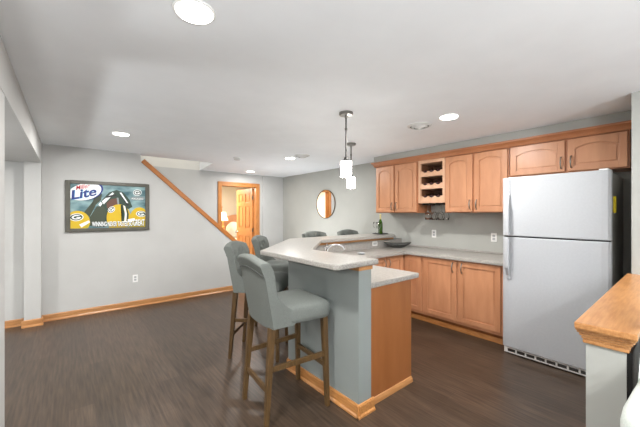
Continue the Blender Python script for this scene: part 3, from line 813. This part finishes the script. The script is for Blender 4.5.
def outlet(label, c, axis, kind='outlet'):
    t = thing(kind, label, 'wall outlet' if kind == 'wall_outlet' else 'switch', c, 'white wall plates')
    x, y, z = c
    if axis == 'y':
        MB().box(x - 0.035, x + 0.035, y - 0.006, y - 0.0005, z - 0.057, z + 0.057).build('cover_plate', M['plastic_w'], t, bev=0.002)
        for dz in (-0.02, 0.02): MB().box(x - 0.016, x + 0.016, y - 0.008, y - 0.0055, z + dz - 0.014, z + dz + 0.014).build('socket', M['plastic_g'], t)
    else:
        MB().box(x - 0.006, x - 0.0005, y - 0.035, y + 0.035, z - 0.057, z + 0.057).build('cover_plate', M['plastic_w'], t, bev=0.002)
        for dz in (-0.02, 0.02): MB().box(x - 0.008, x - 0.0055, y - 0.016, y + 0.016, z + dz - 0.014, z + dz + 0.014).build('socket', M['plastic_g'], t)
outlet('white outlet low on the grey wall right below the poster', (0.785, YP, 0.43), 'y', 'wall_outlet')
outlet('white outlet on the kitchen wall beside the refrigerator', (4.2, 1.61, 1.115), 'x', 'wall_outlet')
outlet('white outlet on the kitchen wall beneath the hanging glasses', (4.2, 2.44, 1.12), 'x', 'wall_outlet')
t = thing('wall_outlet', 'white sideways outlet under the far bar top left of the dark bowl', 'wall outlet', (3.525, 3.01, 0.972), 'white wall plates')
MB().box(3.525 - 0.057, 3.525 + 0.057, 3.001, 3.0058, 0.937, 1.007).build('cover_plate', M['plastic_w'], t, bev=0.002)
for dx in (-0.02, 0.02): MB().box(3.525 + dx - 0.014, 3.525 + dx + 0.014, 2.999, 3.0015, 0.956, 0.988).build('socket', M['plastic_g'], t)

# ------------------------------------------------------------------ framed football poster
px0, px1, pz0, pz1 = -0.038, 0.972, 1.168, 1.874
t = thing('framed_poster', 'dark-framed football beer poster on the grey stair wall', 'poster', ((px0 + px1) / 2, YP, pz0))
b = MB(); fwd = 0.055
b.box(px0, px0 + fwd, YP - 0.03, YP - 0.001, pz0, pz1).box(px1 - fwd, px1, YP - 0.03, YP - 0.001, pz0, pz1).box(px0 + fwd, px1 - fwd, YP - 0.03, YP - 0.001, pz0, pz0 + 0.045).box(px0 + fwd, px1 - fwd, YP - 0.03, YP - 0.001, pz1 - 0.045, pz1)
b.build('frame', M['frame'], t, bev=0.004)
ix0, ix1, iz0, iz1 = px0 + fwd, px1 - fwd, pz0 + 0.045, pz1 - 0.045
IW, IH = ix1 - ix0, iz1 - iz0
pm = [noisy('poster_sky', (46, 88, 98), (150, 180, 182), 3.2, (1.2, 1, 2.6), 0.55, lo=0.35, hi=0.66),
      mat('poster_yellow', (200, 168, 20), 0.55), mat('poster_dark_green', (34, 58, 46), 0.55), mat('poster_white', (232, 236, 236), 0.55),
      mat('poster_blue', (22, 44, 120), 0.55), mat('poster_red', (196, 34, 48), 0.55), mat('poster_olive', (56, 64, 48), 0.55),
      mat('poster_brown', (92, 58, 44), 0.55), mat('poster_black', (22, 26, 26), 0.55), mat('poster_shade_yellow', (178, 160, 24), 0.55), mat('poster_light_blue', (70, 140, 190), 0.55), mat('poster_grey', (128, 138, 140), 0.55)]
pr = MB()
def W2(zx, zy):
    """position on the print from coordinates of the 587x427 close-up"""
    u_ = (zx - 107) / 396; tp = 103 + 22 * u_; bt_ = 340 - 12 * u_
    return (ix0 + IW * u_, iz0 + IH * (bt_ - zy) / (bt_ - tp))
LAY = [0]
def layer(): LAY[0] += 1; return YP - 0.012 - 0.00028 * LAY[0]
def clipx(p): return (min(max(p[0], ix0 + 0.0005), ix1 - 0.0005), min(max(p[1], iz0 + 0.0005), iz1 - 0.0005))
def shape(pts, mi):
    y = layer(); pr.mi = mi
    pts = [clipx(W2(*p)) for p in pts]
    q = [pts[0]]
    for p in pts[1:]:
        if abs(p[0] - q[-1][0]) + abs(p[1] - q[-1][1]) > 1e-5: q.append(p)
    v = [pr.b.verts.new((x, y, z)) for x, z in q]
    f = pr.b.faces.new(v); f.material_index = mi
    if f.calc_area() == 0: return
    bmesh.ops.triangulate(pr.b, faces=[f])
def ell(cx_, cy_, rx, ry, mi, rot=0, a0=0, a1=360, n=36):
    pts = []
    for i in range(n + (0 if a1 - a0 == 360 else 1)):
        a = R(a0 + (a1 - a0) * i / n); x, y = rx * math.cos(a), ry * math.sin(a)
        pts.append((cx_ + x * math.cos(R(rot)) - y * math.sin(R(rot)), cy_ + x * math.sin(R(rot)) + y * math.cos(R(rot))))
    shape(pts, mi)
def gmark(cx_, cy_, rx, ry, rot=0):
    ell(cx_, cy_, rx, ry, 3, rot); ell(cx_, cy_, rx * 0.86, ry * 0.82, 2, rot); ell(cx_, cy_, rx * 0.66, ry * 0.58, 3, rot); ell(cx_, cy_, rx * 0.40, ry * 0.30, 2, rot)
    c, s_ = math.cos(R(rot)), math.sin(R(rot))
    tr = lambda x, y: (cx_ + x * rx * c - y * ry * s_, cy_ + x * rx * s_ + y * ry * c)
    shape([tr(0.25, -0.30), tr(0.74, -0.30), tr(0.74, -0.02), tr(0.25, -0.02)], 2)
    shape([tr(0.0, 0.0), tr(0.66, 0.0), tr(0.66, 0.20), tr(0.0, 0.20)], 3)
pr.mi = 0; y_ = YP - 0.012
pr._faces([(ix0, y_, iz0), (ix1, y_, iz0), (ix1, y_, iz1), (ix0, y_, iz1)], [(0, 1, 2, 3)])
# player with raised arms
shape([(232, 262), (262, 190), (300, 150), (340, 138), (378, 152), (412, 190), (428, 226), (400, 240), (300, 240), (285, 330), (225, 330)], 2)
shape([(288, 232), (286, 205), (310, 185), (345, 180), (352, 210), (346, 232)], 7)
shape([(262, 196), (318, 150), (326, 156), (272, 212)], 3)
shape([(284, 170), (336, 160), (340, 168), (284, 180)], 8)
shape([(340, 178), (350, 178), (356, 222), (346, 222)], 11)
shape([(352, 168), (378, 172), (408, 216), (398, 222), (374, 184)], 8)
shape([(356, 152), (366, 152), (404, 206), (396, 206)], 3)
shape([(150, 282), (222, 190), (226, 160), (244, 150), (262, 158), (258, 190), (232, 214), (190, 300)], 6)
shape([(186, 304), (236, 222), (270, 224), (290, 250), (270, 320), (200, 326)], 6)
shape([(244, 214), (254, 200), (266, 206), (254, 224)], 3)
# helmets
ell(140, 304, 62, 58, 1); ell(150, 318, 44, 40, 9); ell(136, 300, 52, 46, 1); shape([(150, 318), (196, 296), (202, 306), (160, 334)], 3)
gmark(136, 280, 34, 20, -4)
ell(352, 282, 66, 70, 1); shape([(300, 300), (404, 300), (400, 345), (300, 345)], 1)
shape([(362, 214), (374, 216), (384, 262), (380, 300), (366, 300), (372, 262)], 2); shape([(376, 217), (386, 222), (396, 262), (392, 300), (382, 300), (386, 262)], 3); shape([(388, 224), (398, 230), (407, 262), (404, 300), (395, 300), (398, 262)], 2)
gmark(312, 240, 20, 15, -30)
ell(468, 286, 56, 58, 1); shape([(412, 300), (503, 300), (503, 330), (408, 332)], 9); shape([(400, 290), (440, 284), (442, 296), (402, 304)], 3)
gmark(478, 262, 30, 15, 3)
# top right mark
ell(457, 182, 42, 10, 11); gmark(456, 153, 25, 16)
# beer oval
ell(186, 144, 84, 46, 4, -12); ell(178, 146, 82, 44, 3, -12); ell(172, 152, 74, 36, 3, -12)
def ptext(body, zx, zy, wz, hz, mi, slant=0.0, rot=0.0, bold=0.0, align='LEFT'):
    """text whose left baseline is at close-up (zx, zy), wz wide and hz tall"""
    c = bpy.data.curves.new('tmp', 'FONT'); c.body = body; c.size = 1; c.extrude = 0; c.offset = bold
    o = bpy.data.objects.new('tmp', c); COL.objects.link(o)
    me = bpy.data.meshes.new_from_object(o.evaluated_get(bpy.context.evaluated_depsgraph_get()))
    bpy.data.objects.remove(o); bpy.data.curves.remove(c)
    xs = [v.co.x for v in me.vertices]; ys = [v.co.y for v in me.vertices]
    ax_, bx_, ay_, by_ = min(xs), max(xs), 0, max(ys)
    y = layer()
    for v in me.vertices:
        u_ = (v.co.x - ax_) / (bx_ - ax_) * wz; h_ = v.co.y / by_ * hz
        u_ += slant * h_
        X, Y = zx + u_ * math.cos(R(rot)) + h_ * math.sin(R(rot)), zy - h_ * math.cos(R(rot)) + u_ * math.sin(R(rot))
        q = clipx(W2(X, Y)); v.co = (q[0], y, q[1])
    k = len(pr.b.faces); pr.b.from_mesh(me); pr.b.faces.ensure_lookup_table()
    for f in pr.b.faces[k:]: f.material_index = mi
    bpy.data.meshes.remove(me)
ptext('Lite', 114, 187, 122, 46, 10, 0.25, -10, 0.03)
ptext('Lite', 112, 186, 122, 46, 4, 0.25, -10, 0.02)
ptext('Miller', 134, 137, 66, 22, 5, 0.3, -10, 0.01)
ptext('PACKERS', 424, 187, 66, 8, 3, 0, 3, 0.01)
ptext('WINNING NEVER TASTED SO', 213, 329, 216, 24, 8, 0, -1, 0.045)
ptext('WINNING NEVER TASTED SO', 212, 327, 216, 24, 3, 0, -1, 0.025)
ptext('GREAT', 433, 324, 66, 32, 8, 0, -1, 0.045)
ptext('GREAT', 432, 322, 66, 32, 3, 0, -1, 0.025)
pr_o = None
me = bpy.data.meshes.new('printed_picture')
bmesh.ops.translate(pr.b, verts=pr.b.verts, vec=-Vector(t.location))
for f in pr.b.faces:
    f.normal_update()
    if f.normal.y > 0: f.normal_flip()
pr.b.to_mesh(me); pr.b.free()
for m_ in pm: me.materials.append(m_)
o = bpy.data.objects.new('printed_picture', me); COL.objects.link(o); o.parent = t
MB().box(ix0, ix1, YP - 0.0115, YP - 0.002, iz0, iz1).build('backing_board', M['frame'], t)

# ------------------------------------------------------------------ things on the counters
tag(MB().lathe([(0.001, 1.0705), (0.10, 1.0705), (0.125, 1.078), (0.128, 1.084), (0.122, 1.083), (0.10, 1.076), (0.001, 1.0755)], (3.87, 3.19, 0.0195), 32).build('tray', M['tray'], smooth=True), 'round black tray on the end of the far bar top', 'tray')
t = thing('wine_bottle', 'green wine bottle with pale foil neck standing on the black tray', 'bottle', (3.88, 3.19, 1.096))
MB().lathe([(0.001, 1.0765), (0.034, 1.0765), (0.036, 1.08), (0.036, 1.235), (0.03, 1.265), (0.016, 1.295), (0.014, 1.31)], (3.88, 3.19, 0.0195), 24).build('glass_body', M['greenglass'], t, smooth=True)
MB().lathe([(0.0145, 1.3102), (0.0145, 1.375), (0.016, 1.378), (0.016, 1.392), (0.001, 1.394)], (3.88, 3.19, 0.0195), 18).build('foil', M['foil'], t, smooth=True)
sg = MB().lathe(stem_glass_prof(), n=20, cap=False).build('stem_glass', M['glass'], smooth=True)
sg.location = (3.815, 3.235, 1.096)
tag(sg, 'clear stem glass on the black tray, left of the bottle and farther back', 'glass', 'stem glasses on the tray')
g2 = sg.copy(); COL.objects.link(g2); g2.location = (3.79, 3.15, 1.096)
tag(g2, 'clear stem glass on the black tray, left of the bottle and nearer', 'glass', 'stem glasses on the tray')
# boat-shaped bowl
b = MB(); n = 32
def bowl_ring(k, z, lift):
    out = []
    for i in range(n):
        a = 2 * math.pi * i / n
        p, q_ = 0.19 * k * math.cos(a) * (1 + 0.12 * k), 0.11 * k * math.sin(a)
        out.append((3.86 + 0.773 * p + 0.635 * q_, 2.845 - 0.635 * p + 0.773 * q_, z - 0.0095 + lift * abs(math.cos(a)) ** 3))
    return out
b.rings([bowl_ring(0.35, 0.9155, 0), bowl_ring(0.62, 0.932, 0), bowl_ring(0.86, 0.957, 0.008), bowl_ring(1.0, 0.978, 0.02), bowl_ring(0.96, 0.978, 0.02), bowl_ring(0.8, 0.957, 0.008), bowl_ring(0.55, 0.936, 0), bowl_ring(0.02, 0.924, 0)])
tag(b.build('bowl', M['bowl'], smooth=True), 'dark boat-shaped metal bowl on the lower worktop corner', 'bowl')

# ------------------------------------------------------------------ bedroom
bd = thing('bed', 'bed with oak headboard and white pillows seen through the doorway', 'bed', (4.0, 8.2, 0))
hb = MB()
n = 16; poly = [(3.52, 0.4), (4.6, 0.4), (4.6, 1.25)] + [(4.6 - 1.08 * i / n, 1.25 + 0.14 * math.sin(math.pi * i / n)) for i in range(1, n)] + [(3.52, 1.25)]
hb.prism(poly, 9.0, 9.05, 'y')
hb.build('headboard', M['maple'], bd)
MB().box(3.5, 3.57, 8.98, 9.06, 0, 1.60).box(3.49, 3.58, 8.97, 9.07, 1.60, 1.63).build('bed_post', M['door'], bd, bev=0.006)
MB().box(3.58, 4.6, 7.62, 8.99, 0.30, 0.68).build('mattress', M['bed'], bd, bev=0.05, seg=4)
MB().box(3.56, 4.62, 7.6, 8.97, 0.12, 0.2995).build('bed_frame', M['door'], bd)
for i, (x, z, h_) in enumerate(((3.86, 0.92, 0.25), (4.3, 0.92, 0.25))):
    MB().ball((x, 8.84, z), 0.24, 0.10, h_, 20, 12).build('pillow', M['bed'], bd, smooth=True)
ns = thing('nightstand', 'oak nightstand beside the bed under the lamp', 'nightstand', (3.3, 8.6, 0))
MB().box(3.08, 3.47, 8.45, 8.9, 0.1, 0.70).build('body', M['door'], ns)
MB().box(3.06, 3.48, 8.43, 8.92, 0.7005, 0.73).build('top', M['door'], ns, bev=0.004)
MB().box(3.1, 3.45, 8.435, 8.4495, 0.45, 0.66).build('drawer', M['door'], ns, bev=0.003)
for x in (3.11, 3.44):
    for y in (8.48, 8.87): MB().box(x - 0.02, x + 0.02, y - 0.02, y + 0.02, 0, 0.0995).build('leg', M['door'], ns)
tl = thing('table_lamp', 'lit table lamp with white shade on the bedroom nightstand', 'lamp', (3.43, 8.6, 0.7305))
lx, ly = 3.45, 8.62
MB().lathe([(0.001, 0.7305), (0.075, 0.7305), (0.075, 0.75), (0.03, 0.78), (0.05, 0.86), (0.055, 0.95), (0.03, 1.06), (0.014, 1.10), (0.012, 1.26), (0.001, 1.26)], (lx, ly, 0), 22).build('base', M['door'], tl, smooth=True)
MB().lathe([(0.15, 1.22), (0.11, 1.32), (0.08, 1.46), (0.077, 1.46), (0.107, 1.32), (0.147, 1.22)], (lx, ly, 0), 26, cap=False).build('lamp_shade', M['lampshade'], tl, smooth=True)
l = bpy.data.lights.new('bulb', 'POINT'); l.energy = 3; l.color = (1, 0.82, 0.58); l.shadow_soft_size = 0.04
lo = bpy.data.objects.new('bulb', l); lo.location = (lx - 3.43, ly - 8.6, 1.34 - 0.7305); COL.objects.link(lo); lo.parent = tl

t = thing('added_uplight', 'added unseen can uplight behind the far bar, brightening the ceiling', 'lamp', (3.3, 5.15, 0))  # added housing for the hidden fill light
MB().lathe([(0.118, 0.0), (0.118, 0.31), (0.112, 0.31), (0.112, 0.30), (0.001, 0.30)], (3.3, 5.15, 0), 24, cap=False).build('can', M['black'], t)
MB().lathe([(0.125, 0.0), (0.125, 0.012), (0.119, 0.012), (0.119, 0.0)], (3.3, 5.15, 0), 24, cap=False).build('base_ring', M['darkmetal'], t)
